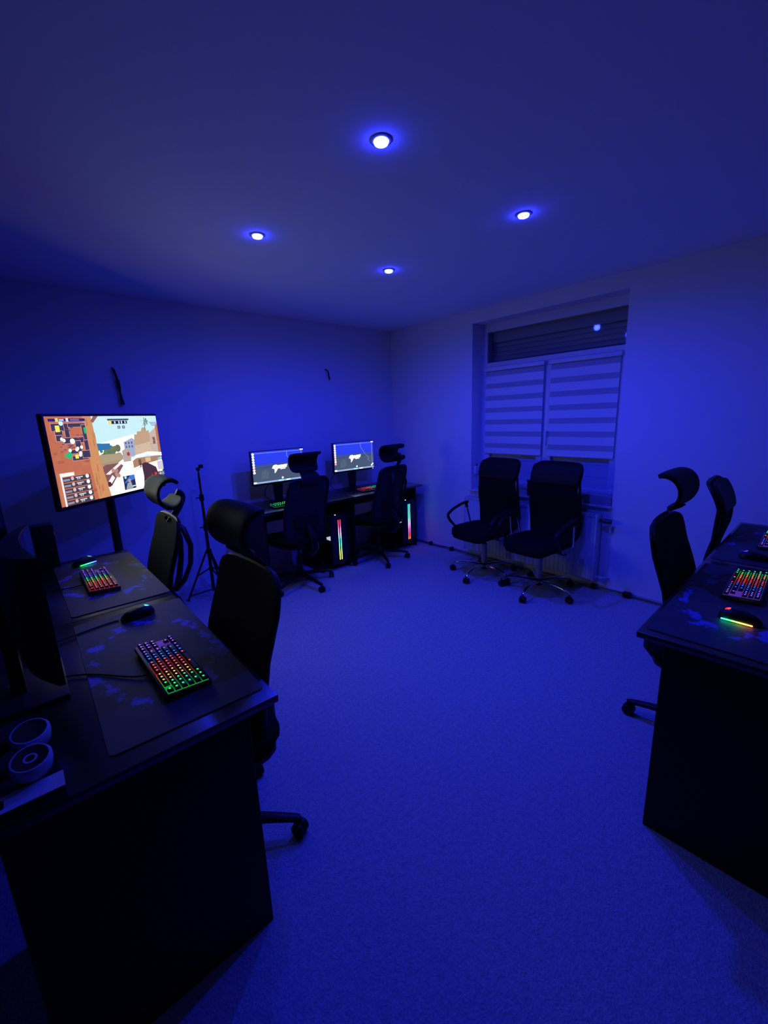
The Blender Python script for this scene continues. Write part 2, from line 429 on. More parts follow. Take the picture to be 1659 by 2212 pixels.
# loose wires out of the left wall
def wall_wire(x, z0, z1, label, thick, dx):
    t = thing('wall_wire', label, 'wire', (x, 0, z1), 0, 'loose wires hanging from the wall')
    L = z0 - z1
    MB().tube([(dx, .002, L), (dx * .8, .02, L - .01), (dx * .3, .028, L * .72), (0, .02, L * .4), (-dx * .2, .024, 0)], [thick * .7, thick, thick, thick, thick * 1.1], 8).build('wire', rubberM, t)
    return t, L
t, L = wall_wire(2.818, 1.90, 1.632, 'long taped black wire hanging from the wall above the television', .008, -.022 * -1)
MB().tube([(.004, .024, L * .68), (0, .024, L * .42)], [.014, .011], 8).tube([(-.002, .022, L * .25), (-.006, .024, .0)], [.008, .014], 8).build('tape', blackP, t)
t, L = wall_wire(.905, 1.972, 1.868, 'short black wire sticking out of the wall near the room corner', .007, .028)

# ================================================================== desks
DW = .956
def desk(name, label, loc, rz, depth, height, pc_side=None, group='black desks'):
    d = thing(name, label, 'desk', loc, rz, group)
    t = .022
    MB().rbox(-DW / 2 + .0008, DW / 2 - .0008, 0, depth, height - t, height, .0025, 2).build('desktop', deskM, d)
    p = MB().rbox(0, .02, .075, depth - .02, 0, height - t, .0015, 1).mesh('side_panel', deskSide)
    link('side_panel', p, d, (-DW / 2 + .028, 0, 0)); link('side_panel', p, d, (DW / 2 - .048, 0, 0))
    MB().rbox(-DW / 2 + .048, DW / 2 - .048, depth - .06, depth - .042, height - .20, height - t, .0015, 1).build('back_rail', deskSide, d)
    if pc_side:
        x1 = DW / 2 - .048
        MB().rbox(x1 - .29, x1, .10, depth - .03, .035, .053, .0015, 1).build('computer_shelf', deskSide, d)
        MB().rbox(x1 - .31, x1 - .29, .10, depth - .03, 0, .12, .0015, 1).build('shelf_panel', deskSide, d)
    return d
LX = 3.0945
desk('desk', 'black desk in the left foreground with the bright rainbow keyboard', (LX, 2.861 - DW / 2, 0), -PI / 2, .60, .75)
desk('desk', 'black desk on the left in front of the television', (LX, 2.861 - DW * 1.5, 0), -PI / 2, .60, .75)
RA = .0218
rc = Vector((2.0672, 3.4017)); rd = Vector((math.cos(RA), math.sin(RA)))
c1 = rc - rd * DW / 2; c2 = rc - rd * DW * 1.5
desk('desk', 'black desk at the right edge with the green-lit mouse', (c1.x, c1.y, 0), RA, .60, .75)
desk('desk', 'black desk on the right closest to the window wall', (c2.x, c2.y, 0), RA, .60, .75)
BZ = .7206; BY = .570
desk('desk', 'black desk at the back wall in the room corner', (.1094 + DW / 2, BY, 0), PI, .545, BZ, True)
desk('desk', 'black desk at the back wall beside the light stand', (.1094 + DW * 1.5, BY, 0), PI, .545, BZ, True)

# ------------------------------------------------------------------ desk mats
def desk_mat(label, fr_, x, y, z, w_, d_, rz, seed):
    p = fr_(x, y, z)
    pl = []; rr = .014
    for cx, cy_, q0 in ((w_ / 2 - rr, d_ / 2 - rr, 0), (-w_ / 2 + rr, d_ / 2 - rr, 90), (-w_ / 2 + rr, -d_ / 2 + rr, 180), (w_ / 2 - rr, -d_ / 2 + rr, 270)):
        for q in range(0, 91, 15): pl.append((cx + rr * math.cos(math.radians(q0 + q)), cy_ + rr * math.sin(math.radians(q0 + q))))
    me = MB().prism(pl, 0, .004, Matrix(((1, 0, 0, 0), (0, 0, 1, 0), (0, 1, 0, 0), (0, 0, 0, 1)))).mesh('desk_mat', mat_print('mat_print_%d' % int(seed * 10), seed), angle=50)
    return tag(link('desk_mat', me, None, p, rz), label, 'desk mat', 'large desk mats')
sA = at(-PI / 2, LX, 2.861 - DW / 2); sB = at(-PI / 2, LX, 2.861 - DW * 1.5)
s1 = at(RA, c1.x, c1.y); s2 = at(RA, c2.x, c2.y)
sL = at(PI, .1094 + DW * 1.5, BY); sR = at(PI, .1094 + DW / 2, BY)
desk_mat('charcoal desk mat with blue splash print under the foreground rainbow keyboard', sA, -.002, .190, .75, .84, .368, -PI / 2 - .022, 1.3)
desk_mat('charcoal desk mat on the left desk before the television', sB, -.018, .181, .75, .84, .36, -PI / 2, 3.1)
desk_mat('dark desk mat on the right desk with the green-lit mouse', s1, .01, .205, .75, .86, .38, RA, 5.7)
desk_mat('dark desk mat on the right desk closest to the window', s2, .01, .205, .75, .86, .38, RA, 7.9)

# ------------------------------------------------------------------ keyboards
KC = {'green': srgb(30, 255, 90), 'lime': srgb(150, 255, 60), 'orange': srgb(255, 150, 40), 'red': srgb(255, 55, 45), 'blue': srgb(40, 90, 255), 'purple': srgb(130, 70, 255), 'white': srgb(190, 255, 230)}
KMAT = {k: emis('key_light_' + k, c, 3.2) for k, c in KC.items()}
GMAT = {k: emis('key_glow_' + k, c, .32) for k, c in KC.items()}
capM = mat('keycap_black', (.05, .05, .052), .4)
caseM = mat('keyboard_case', (.02, .02, .022), .4)
ROWS = [[1, -1, 1, 1, 1, 1, -.5, 1, 1, 1, 1, -.5, 1, 1, 1, 1, -.25, 1, 1, 1],
        [1] * 13 + [2, -.25, 1, 1, 1],
        [1.5] + [1] * 12 + [1.5, -.25, 1, 1, 1],
        [1.75] + [1] * 11 + [2.25],
        [2.25] + [1] * 10 + [2.75, -1.25, 1],
        [1.25, 1.25, 1.25, 6.25, 1.25, 1.25, 1.25, 1.25, -.25, 1, 1, 1]]
KU = .335 / 18.25; KV = .0178
def key_mesh(wu):
    w_ = wu * KU; g = .0012; hx, hy = w_ / 2 - g, KV / 2 - g; tx, ty = hx - .0022, hy - .0026; h = .0085
    m = MB(); vs = [(-hx, -hy, 0), (hx, -hy, 0), (hx, hy, 0), (-hx, hy, 0), (-tx, -ty, h), (tx, -ty, h), (tx, ty, h), (-tx, ty, h)]
    m.add(vs, [(0, 1, 5, 4), (1, 2, 6, 5), (2, 3, 7, 6), (3, 0, 4, 7), (4, 5, 6, 7)])
    lw = min(.0026, tx * .6)
    m.add([(-lw, ty - .0052, h + .0003), (lw, ty - .0052, h + .0003), (lw, ty - .0008, h + .0003), (-lw, ty - .0008, h + .0003)], [(0, 1, 2, 3)])
    me = m.mesh('key', None, smooth=False); me.materials.append(capM); me.materials.append(KMAT['red'])
    me.polygons[5].material_index = 1
    return me
KME = {}
def colour_of(u, scheme):
    if scheme == 'warm': lim = [(1.6, 'red'), (3.4, 'orange'), (6.0, 'lime'), (9.5, 'green'), (13.5, 'blue'), (99, 'purple')]
    elif scheme == 'redder': lim = [(2.4, 'red'), (5.2, 'red'), (8.2, 'orange'), (10.5, 'green'), (13.5, 'blue'), (99, 'purple')]
    elif scheme == 'green': lim = [(6, 'green'), (10, 'lime'), (99, 'blue')]
    elif scheme == 'redleft': lim = [(5, 'red'), (10, 'orange'), (99, 'green')]
    else: lim = [(3.4, 'green'), (6.3, 'orange'), (10.6, 'red'), (14.2, 'blue'), (99, 'purple')]
    for a, c in lim:
        if u < a: return c
def keyboard(label, fr_, x, y, z, rz, scheme, single=True):
    k = thing('keyboard', label, 'keyboard', fr_(x, y, z), rz, 'backlit gaming keyboards')
    W2 = .335 / 2 + .005; D2 = 6 * KV / 2 + .007; tilt = Matrix.Rotation(math.radians(3.5), 4, 'X')
    MB().rbox(-W2, W2, -D2, D2, 0, .014, .003, 2, Matrix.Translation((0, 0, .004)) @ tilt).build('case', caseM, k)
    MB().box(-W2 + .02, -W2 + .05, D2 - .012, D2 - .004, 0, .012).box(W2 - .05, W2 - .02, D2 - .012, D2 - .004, 0, .012).build('foot', caseM, k)
    # lit base plate between the keys, one strip for each colour
    base = Matrix.Translation((0, 0, .004)) @ tilt
    runs = []; u = 0.0
    while u < 18.25:
        c = colour_of(u + .1, scheme)
        if runs and runs[-1][0] == c: runs[-1][2] = u + .25
        else: runs.append([c, u, u + .25])
        u += .25
    for c, a, b in runs:
        vs = [base @ Vector((-.335 / 2 + q * KU, s_ * (D2 - .007), .0145)) for q, s_ in ((a, -1), (min(b, 18.25), -1), (min(b, 18.25), 1), (a, 1))]
        m_ = MB().add(vs, [(0, 1, 2, 3)]); m_.build('backlight', GMAT[c], k, smooth=False)
    joined = MB(); jm = {}
    for ri, row in enumerate(ROWS):
        u = 0.0; yy = (2.5 - ri) * KV
        for wu in row:
            if wu < 0: u += -wu; continue
            c = colour_of(u + wu / 2 + R_.uniform(-.5, .5) + (ri - 2.5) * -.15, scheme)
            if wu not in KME: KME[wu] = key_mesh(wu)
            M = base @ Matrix.Translation((-.335 / 2 + (u + wu / 2) * KU, yy, .0165))
            if single:
                o = link('key', KME[wu], k); o.matrix_local = M
                o.material_slots[1].link = 'OBJECT'; o.material_slots[1].material = KMAT[c]
            else:
                src = KME[wu]
                for p in src.polygons:
                    mi = 0 if p.material_index == 0 else list(KMAT).index(c) + 1
                    o0 = len(joined.v); joined.add([M @ src.vertices[i].co for i in p.vertices], [tuple(range(len(p.vertices)))]); jm[len(joined.f) - 1] = mi
            u += wu
    if not single:
        me = joined.mesh('keys', None, smooth=False); me.materials.append(capM)
        for c in KMAT: me.materials.append(KMAT[c])
        for i, mi in jm.items(): me.polygons[i].material_index = mi
        tag(link('keys', me, k), kind='stuff')
    return k
kp = lambda st, x, y: st
keyboard('bright rainbow-lit keyboard on the left foreground desk mat', sA, 2.383 - 2.518, 3.272 - LX, .754, -PI / 2 + .015, 'std')
keyboard('keyboard glowing red to purple on the left desk before the television', sB, (2.861 - DW * 1.5) - 1.497, 3.31 - LX, .754, -PI / 2 - .01, 'redder')
keyboard('rainbow-lit keyboard on the right desk above the red mouse wheel', at(0, 0, 0), 1.415, 3.583, .754, RA + .03, 'std')
keyboard('rainbow-lit keyboard cut by the right edge on the desk by the window', at(0, 0, 0), .60, 3.575, .754, RA + .03, 'std')
keyboard('green-lit keyboard half hidden behind a back desk chair', at(0, 0, 0), 1.70, .42, BZ, PI, 'green', False)
keyboard('red-lit keyboard on the back desk in the room corner', at(0, 0, 0), .70, .40, BZ, PI, 'redleft', False)

# ------------------------------------------------------------------ mice
def mouse(label, loc, rz, wheel, strip):
    t = thing('mouse', label, 'mouse', loc, rz, 'gaming mice')
    m = MB(); nu, nv = 20, 10; vs = []
    for j in range(nv + 1):
        ph = j / nv * PI / 2
        for i in range(nu):
            q = 2 * PI * i / nu; cx, cy = math.cos(q), math.sin(q)
            sx = math.copysign(abs(cx) ** .8, cx); sy = math.copysign(abs(cy) ** .85, cy)
            wv = .031 * (1 + .12 * sy * sy); rr = math.cos(ph) ** .55
            yy = sy * .060 * rr
            vs.append((sx * wv * rr * (1 - .12 * max(0, sy)), yy, .004 + .034 * math.sin(ph) * (1 - .35 * max(0, yy / .06)) ))
    fs = [(j * nu + i, j * nu + (i + 1) % nu, (j + 1) * nu + (i + 1) % nu, (j + 1) * nu + i) for j in range(nv) for i in range(nu)]
    fs.append(tuple(range(nu))[::-1]); m.add(vs, fs); m.build('shell', blackP, t, angle=60)
    MB().rbox(-.024, .024, -.05, .05, 0, .005, .002).build('sole', rubberM, t)
    MB().lathe([(.009, -.0035), (.0105, -.0025), (.0105, .0025), (.009, .0035)], 18, Matrix.Translation((0, .034, .020)) @ Matrix.Rotation(PI / 2, 4, 'Y')).build('scroll_wheel', rubberM, t)
    MB().pad(.020, .015, .003, lambda a, b, c: Vector((a, -.043 + b, .031 + .35 * b + c)), 3, 8, 6, .5).build('palm_light', wheel, t)
    if strip:
        for s_ in (-1, 1):
            for q in range(6):
                y0 = -.045 + q * .014
                MB().tube([(s_ * .0335, y0, .007), (s_ * .0335, y0 + .014, .007)], .002, 6).build('light_strip', strip[q % len(strip)], t)
    return t
cyanM = emis('wheel_cyan', srgb(40, 220, 255), 3); greenM = emis('wheel_green', srgb(40, 255, 150), 3)
redM = emis('wheel_red', srgb(255, 60, 70), 2.6); blueM = emis('wheel_blue', srgb(50, 60, 255), 2.6)
st1 = [emis('strip_%d' % i, c, 8) for i, c in enumerate((srgb(255, 140, 60), srgb(255, 210, 70), srgb(190, 255, 70), srgb(110, 255, 90), srgb(50, 255, 120), srgb(40, 255, 190)))][::-1]
st2 = [emis('stripb_%d' % i, c, 8) for i, c in enumerate((srgb(40, 255, 60), srgb(40, 255, 90), srgb(50, 255, 150), srgb(50, 230, 230), srgb(50, 150, 255), srgb(60, 90, 255)))][::-1]
mouse('black mouse with cyan palm light on the left foreground desk mat', (3.262, 2.047, .754), -PI / 2 + .15, cyanM, None)
mouse('black mouse with green glowing side strip before the television', (3.325, 1.108, .754), -PI / 2 + .45, greenM, st2)
mouse('black mouse with red palm light and rainbow side strip on the right desk', (1.765, 3.620, .754), RA - .05, redM, st1)
mouse('black mouse with blue palm light on the right desk by the window', (.975, 3.545, .754), RA - .05, blueM, None)
def cable(label, pts, r=.0025):
    o = MB().tube(pts, r, 6).build('device_cable', rubberM); return tag(o, label, 'cable', None)
z0 = .757
cable('thin black cable of the foreground mouse', bez((3.325, 2.035, z0), (3.40, 2.03, z0), (3.44, 2.06, z0), (3.56, 2.07, z0)))
cable('thin black cable of the foreground keyboard curling over the mat', bez((3.333, 2.52, .761), (3.40, 2.50, z0), (3.43, 2.36, z0), (3.56, 2.33, z0)))
cable('thin black cable of the keyboard before the television', bez((3.376, 1.50, .763), (3.42, 1.5, z0), (3.45, 1.46, z0), (3.56, 1.46, z0)))

# ================================================================== screens
picM = picture_mat('tv_picture', 1.0); deskPic = picture_mat('desktop_picture', 1.25)
class Pic:
    """flat picture: patches of colour laid over each other on a screen of w x h"""
    def __init__(s, w_, h_): s.m = MB(); s.w = w_; s.h = h_; s.k = 0
    def poly(s, pts, col, gain=1.0):
        s.k += 1; y = -.00004 * s.k; n = len(pts)
        vs = [((u - .5) * s.w, y, (v - .5) * s.h) for u, v in pts]
        a = sum(pts[i][0] * pts[(i + 1) % n][1] - pts[(i + 1) % n][0] * pts[i][1] for i in range(n))
        idx = tuple(range(n)) if a > 0 else tuple(range(n))[::-1]
        s.m.add(vs, [idx], tuple(c * gain for c in srgb(*col)))
    def rect(s, u0, v0, u1, v1, col, gain=1.0): s.poly([(u0, v0), (u1, v0), (u1, v1), (u0, v1)], col, gain)
    def disc(s, u, v, r, col, gain=1.0, n=10): s.poly([(u + r * math.cos(2 * PI * i / n), v + r * 1.78 * math.sin(2 * PI * i / n)) for i in range(n)], col, gain)

def tv_picture(w_, h_):
    p = Pic(w_, h_); G = TV_GAIN; R = random.Random(3)
    p.rect(0, 0, 1, 1, (196, 112, 78), 1.0)                                   # ochre wall on the left
    for i in range(26):
        u = R.uniform(0, .26); v = R.uniform(.02, .95); a = R.uniform(.02, .06); c = R.randint(-14, 14)
        p.poly([(u, v), (u + a, v + R.uniform(-.01, .01)), (u + a * .9, v + R.uniform(.02, .07)), (u - .005, v + R.uniform(.02, .06))], (188 + c, 106 + c, 72 + c))
    p.poly([(.33, 1), (1, 1), (1, .42), (.36, .40), (.35, .7)], (205, 243, 255), 1.0)        # sky
    p.poly([(.36, .42), (.36, .66), (.8, .78), (.66, .5)], (248, 253, 255), G)
    p.poly([(.36, 0), (.97, 0), (1, .40), (.60, .44), (.38, .36)], (255, 253, 248), G)        # sunlit street
    p.poly([(.36, .38), (.36, .52), (.56, .53), (.58, .46), (.50, .38)], (172, 150, 118))       # far wall
    for i in range(20):
        u = .38 + R.random() * .17; v = .50 + R.random() * .1; q = R.uniform(.012, .03)
        p.disc(u, v, q, (96 + R.randint(-20, 30), 132 + R.randint(-20, 20), 84))
    p.poly([(.355, .58), (.47, .59), (.47, .66), (.355, .67)], (52, 120, 172))
    p.poly([(.36, .53), (.56, .52), (.57, .44), (.37, .42)], (178, 158, 126))
    p.poly([(.60, .46), (.60, .66), (.69, .71), (.72, .68), (.72, .46)], (168, 176, 206))       # blue-grey house
    for i in range(3):
        for j in range(2): p.rect(.615 + i * .03, .58 + j * .05, .63 + i * .03, .61 + j * .05, (92, 98, 138))
    p.poly([(.57, .40), (.57, .55), (.60, .57), (.65, .55), (.65, .40)], (190, 170, 160))
    p.disc(.63, .5, .016, (190, 60, 60))
    p.poly([(.70, .44), (.72, .76), (.745, .75), (.76, .79), (.80, .79), (.815, .84), (.85, .84), (.86, .79), (.89, .80), (.89, .46)], (196, 164, 128))   # keep
    p.poly([(.70, .44), (.71, .60), (.89, .64), (.89, .46)], (214, 188, 162))
    p.poly([(.89, .46), (.89, .76), (1, .86), (1, .46)], (206, 184, 166))
    p.rect(.92, .60, .95, .70, (138, 100, 78)); p.poly([(.97, .44), (.97, .86), (1, .9), (1, .44)], (190, 120, 80))
    for i in range(30):
        u = .71 + R.random() * .26; v = .48 + R.random() * .26; p.rect(u, v, u + .012, v + .012, (186 + R.randint(-14, 24), 160 + R.randint(-14, 20), 134 + R.randint(-10, 20)))
    p.poly([(.645, .40), (.70, .47), (.84, .50), (1, .47), (1, .42), (.83, .46), (.70, .43), (.66, .39)], (255, 252, 244), G)      # awning
    p.poly([(.66, .30), (.66, .40), (.70, .43), (.98, .43), (.98, .36), (.76, .33)], (176, 132, 98))
    p.rect(.80, .36, .86, .42, (232, 190, 140)); p.rect(.72, .33, .75, .41, (120, 84, 66))
    p.poly([(.37, .20), (.37, .38), (.40, .40), (.52, .40), (.56, .36), (.50, .26), (.42, .12)], (132, 88, 84))     # dark stalls
    p.poly([(.38, .28), (.52, .40), (.55, .39), (.42, .27)], (250, 240, 236), 1.0)
    for i in range(5): p.disc(.45 + R.random() * .06, .18 + R.random() * .14, .016, (168 + R.randint(-20, 30), 140, 130))
    p.poly([(.38, .16), (.44, .26), (.46, .22), (.41, .14)], (245, 240, 240), 1.4); p.disc(.40, .15, .02, (96, 40, 42))
    # palm
    p.poly([(.845, .80), (.853, .80), (.852, .95), (.846, .95)], (100, 110, 96))
    for i in range(9):
        q = i / 9 * 2 * PI; p.poly([(.849, .93), (.849 + .045 * math.cos(q), .93 + .06 * math.sin(q) - .02), (.849 + .04 * math.cos(q + .25), .93 + .055 * math.sin(q + .25))], (98, 140, 110))
    # plank post beside the doorway
    p.poly([(.29, 0), (.40, 0), (.36, .42), (.34, 1), (.27, 1), (.27, .4)], (212, 148, 94))
    for i in range(16):
        v = R.random() * .95; u = .285 + R.random() * .06; p.poly([(u, v), (u + .008, v), (u + .006, v + .09), (u, v + .08)], (190 + R.randint(-20, 14), 128 + R.randint(-18, 12), 76))
    p.poly([(.33, .94), (.36, 1), (.40, 1), (.35, .92)], (150, 100, 84))
    # small map
    D = (66, 58, 78)
    for (u0, v0, u1, v1) in [(.03, .84, .12, .92), (.05, .78, .10, .84), (.12, .70, .15, .92), (.15, .88, .28, .92), (.25, .70, .28, .90), (.10, .70, .25, .76), (.18, .58, .22, .72), (.25, .58, .28, .72), (.12, .58, .19, .62), (.14, .50, .26, .55), (.22, .52, .28, .60), (.05, .73, .09, .79)]:
        p.rect(u0 - .004, v0 - .007, u1 + .004, v1 + .007, (214, 150, 150))
        p.rect(u0, v0, u1, v1, D)
    for i in range(20): p.rect(*(lambda a, b: (a, b, a + .02, b + .012))(.05 + R.random() * .2, .56 + R.random() * .34), (88 + R.randint(-20, 60), 80, 112))
    p.rect(.055, .83, .085, .90, (250, 225, 90), 1.2); p.rect(.16, .52, .185, .565, (250, 225, 90), 1.2)
    p.rect(.262, .80, .282, .87, (46, 190, 120)); p.poly([(.08, .56), (.13, .62), (.14, .56), (.12, .52)], (46, 190, 120))
    p.disc(.10, .925, .016, (190, 235, 240), 1.2); p.disc(.16, .72, .018, (240, 245, 255), 1.5)
    for u, v in ((.085, .75), (.10, .735), (.13, .62), (.18, .62), (.19, .635), (.22, .645), (.20, .555), (.205, .58)): p.disc(u, v, .011, (240, 245, 250), 1.5)
    # score bars
    p.rect(.015, .945, .285, .975, (44, 34, 130)); p.rect(.065, .94, .085, .98, (250, 225, 110)); p.rect(.14, .94, .158, .982, (235, 235, 240)); p.rect(.09, .95, .125, .97, (210, 210, 230)); p.rect(.17, .95, .24, .97, (110, 110, 190))
    p.rect(.475, .945, .68, .965, (60, 70, 100)); p.rect(.51, .90, .66, .94, (26, 30, 54)); p.rect(.48, .895, .51, .94, (245, 225, 120))
    for u in (.535, .575, .60, .635): p.rect(u, .905, u + .012, .935, (235, 238, 245))
    p.rect(.56, .84, .585, .875, (50, 60, 84)); p.rect(.605, .84, .63, .875, (50, 60, 84)); p.rect(.568, .848, .577, .868, (225, 230, 240)); p.rect(.613, .848, .622, .868, (225, 230, 240))
    for i in range(3): p.rect(.90 + .01 * i, .90 - i * .02, .985, .912 - i * .02, (150, 160, 190))
    # player lists
    p.rect(.02, .335, .125, .375, (245, 225, 220), 1.3); p.rect(.02, .0, .033, .335, (235, 230, 235), 1.2)
    for i in range(5):
        v = .27 - i * .066
        p.rect(.035, v, .245, v + .058, (70, 62, 74)); p.rect(.037, v + .012, .085, v + .036, (150, 150, 165))
        p.disc(.105, v + .034, .012, (225, 190, 190)); p.rect(.13, v + .032, .185, v + .044, (225, 225, 230)); p.rect(.14, v + .012, .148, v + .03, (225, 225, 230)); p.rect(.155, v + .012, .163, v + .03, (225, 225, 230)); p.disc(.22, v + .036, .014, (240, 240, 245), 1.2)
        p.rect(.036, v + .055, .245, v + .058, (220, 130, 110))
    p.rect(.94, .36, .985, .40, (140, 210, 235)); p.rect(.92, .22, .99, .35, (196, 190, 206), 1.2)
    for i in range(3):
        v = .13 - i * .075
        p.rect(.865, v, .995, v + .066, (48, 56, 84)); p.disc(.88, v + .036, .012, (230, 232, 240)); p.rect(.895, v + .03, .93, v + .042, (230, 232, 240)); p.disc(.945, v + .034, .012, (230, 190, 185)); p.rect(.96, v + .01, .99, v + .055, (120, 160, 200))
    # hand with a dark rifle
    p.poly([(.73, 0), (.745, .17), (.74, .34), (.78, .36), (.82, .34), (.90, .27), (.92, .16), (.87, 0)], (72, 46, 56))
    p.poly([(.745, .0), (.75, .1), (.78, .12), (.80, .02), (.79, 0)], (224, 150, 104)); p.poly([(.86, .05), (.875, .2), (.90, .19), (.89, .05)], (230, 60, 44)); p.poly([(.82, .10), (.84, .19), (.85, .16), (.83, .08)], (210, 54, 44))
    p.poly([(.69, .29), (.735, .30), (.735, .35), (.725, .35), (.722, .31)], (50, 52, 60))
    # inset with a player picture
    p.rect(.525, .035, .645, .22, (36, 48, 92)); p.poly([(.525, .12), (.60, .22), (.645, .22), (.645, .16)], (70, 120, 210)); p.poly([(.54, .04), (.56, .12), (.60, .13), (.61, .04)], (160, 170, 180)); p.disc(.585, .15, .014, (206, 160, 150)); p.rect(.605, .06, .64, .075, (230, 235, 240)); p.disc(.55, .20, .012, (180, 225, 235))
    return p.m

def monitor_stand(t, zc, h_, foot_y=-.02):
    z = -zc
    MB().prism([(-.028, -h_ / 2 - zc * 0 + .05), (.028, -h_ / 2 + .05), (.04, z + .02), (-.04, z + .02)], .03, .055).build('neck', blackP, t)
    MB().rbox(-.11, .11, -.07, .10, z, z + .012, .004).prism([(-.05, z + .012), (.05, z + .012), (.04, z + .03), (-.04, z + .03)], .015, .065).build('foot', blackP, t)

# television on its pole stand
TVW = .88; TVH = TVW * 9 / 16
tvc = Vector((3.018, .625, 1.292)); TA = .69
t = thing('television', 'large television showing a bright sandy video game on a pole stand', 'television', tvc, TA + PI)
MB().rbox(-TVW / 2 - .012, TVW / 2 + .012, .002, .035, -TVH / 2 - .022, TVH / 2 + .014, .005).rbox(-.26, .26, .035, .065, -.18, .10, .01).build('casing', blackP, t)
tv_picture(TVW, TVH).build('screen', picM, t, smooth=False)
ta = bpy.data.lights.new('screen_light', 'AREA'); ta.shape = 'RECTANGLE'; ta.size = TVW * .98; ta.size_y = TVH * .98; ta.energy = TV_LIGHT; ta.color = (.72, 1.0, .96); ta.spread = math.radians(135)
tl = link('screen_light', ta, t, (0, -.012, 0)); tl.rotation_euler = (-PI / 2, 0, 0)
zb = -tvc.z
MB().tube([(0, .095, .1), (0, .095, zb + .03)], .026, 14).build('pole', blackP, t)
MB().rbox(-.13, .13, .064, .09, -.1, .12, .004).build('mount_bracket', blackP, t)
MB().rbox(-.25, .25, -.08, .27, zb, zb + .03, .01).build('base', blackP, t)
MB().tube(bez((-.09, .05, -.25), (-.06, .06, -.35), (-.02, .065, -.42), (-.033, .075, -.62)) + bez((-.033, .075, -.62), (-.03, .07, -.8), (-.04, .08, -1.0), (-.03, .09, zb + .05))[1:], .004, 6).build('power_cord', rubberM, t)

# desktop screens on the back desks
def desktop_picture(w_, h_, n_icons):
    p = Pic(w_, h_); R = random.Random(5)
    p.rect(0, 0, 1, 1, (40, 58, 220), 1.0)
    for i in range(8): p.rect(0, .60 - i * .018, 1, .62 - i * .018 + .02, (40 + i * 3, 56 + i * 4, 205 - i * 14))
    p.rect(0, 0, 1, .50, (66, 80, 104)); p.poly([(0, .50), (.3, .53), (.55, .49), (.8, .54), (1, .52), (1, .48), (0, .46)], (56, 70, 118))
    p.poly([(.14, .12), (.16, .36), (.24, .42), (.3, .34), (.28, .14)], (76, 90, 110))
    p.rect(0, .94, 1, .955, (120, 140, 250)); p.rect(.955, .06, .965, .94, (120, 140, 245))
    p.rect(0, .0, 1, .055, (128, 150, 190), 1.2)
    p.rect(.0, .02, .055, .06, (255, 240, 225), 2); p.rect(.47, .012, .56, .045, (120, 240, 255), 1.6); p.rect(.62, .012, .70, .045, (200, 255, 250), 1.6)
    for i in range(n_icons): p.disc(.03, .93 - i * .082, .021, [(250, 250, 255), (210, 240, 255), (200, 220, 255), (255, 250, 240), (230, 240, 255), (255, 170, 180), (255, 190, 180), (255, 255, 255), (255, 120, 160)][i], 2)
    for u, v in ((.95, .97), (.985, .97)): p.disc(u, v, .012, (255, 255, 255), 2)
    p.disc(.97, .14, .018, (255, 235, 215), 1.6); p.disc(.94, .10, .018, (255, 235, 215), 1.6); p.disc(.55, .11, .018, (255, 255, 255), 1.6)
    # zigzag hairline
    for a, b in (((.66, .96), (.665, .80)), ((.665, .80), (.74, .62)), ((.74, .62), (.79, .62)), ((.79, .62), (.74, .59)), ((.74, .59), (.88, .38)), ((.88, .38), (.83, .34)), ((.83, .34), (.90, .25))):
        p.poly([a, (a[0] + .006, a[1]), (b[0] + .006, b[1]), b], (150, 160, 255), 1.0)
    # white winged emblem with a slanted word bar
    W_ = (255, 250, 235)
    p.poly([(.36, .44), (.385, .52), (.42, .545), (.455, .54), (.475, .50), (.47, .42), (.435, .33), (.405, .28), (.41, .38), (.395, .43)], W_, 3)
    p.poly([(.455, .42), (.47, .52), (.66, .535), (.64, .44), (.52, .42)], W_, 3)
    p.poly([(.52, .385), (.53, .405), (.625, .415), (.615, .395)], W_, 2)
    return p.m
def monitor(label, loc, rz, zc, n_icons):
    w_, h_ = .522, .285
    t = thing('monitor', label, 'monitor', loc, rz, 'monitors on the back desks')
    MB().rbox(-w_ / 2 - .006, w_ / 2 + .006, .001, .03, -h_ / 2 - .018, h_ / 2 + .006, .003).rbox(-.14, .14, .03, .05, -.1, .09, .008).build('casing', blackP, t)
    desktop_picture(w_, h_, n_icons).build('screen', deskPic, t, smooth=False)
    MB().box(w_ / 2 - .02, w_ / 2 - .008, -.0008, .001, -h_ / 2 - .012, -h_ / 2 - .007).build('power_light', emis('led_white', (.9, .95, 1), 1.5), t, smooth=False)
    z = -zc
    MB().prism([(-.03, -.06), (.03, -.06), (.045, -h_ / 2 - .03), (.034, z + .012), (-.034, z + .012), (-.045, -h_ / 2 - .03)], .045, .075).build('neck', blackP, t)
    MB().prism([(-.13, 0), (.13, 0), (.10, .16), (-.10, .16)], 0, .012, Matrix.Translation((0, -.045, z + .012)) @ Matrix.Rotation(PI / 2, 4, 'X') @ Matrix.Rotation(PI, 4, 'Z') @ Matrix.Scale(-1, 4, (1, 0, 0)) if False else Matrix(((1, 0, 0, 0), (0, 0, 1, -.045), (0, 1, 0, z), (0, 0, 0, 1)))).build('foot', blackP, t)
    return t
monitor('lit desktop monitor with white emblem on the back desk beside the light stand', (1.678, .25, 1.067), PI, 1.067 - BZ, 8)
monitor('lit desktop monitor with white emblem on the corner back desk', (.801, .25, 1.081), PI, 1.081 - BZ, 9)
for lab, x in (('thin cable loop hanging behind the back desk monitor by the light stand', 1.60), ('thin cable loop hanging behind the corner back desk monitor', .86)):
    cable(lab, bez((x + .05, .18, .95), (x + .22, .13, .9), (x + .24, .12, .73), (x + .08, .16, BZ + .003)), .003)

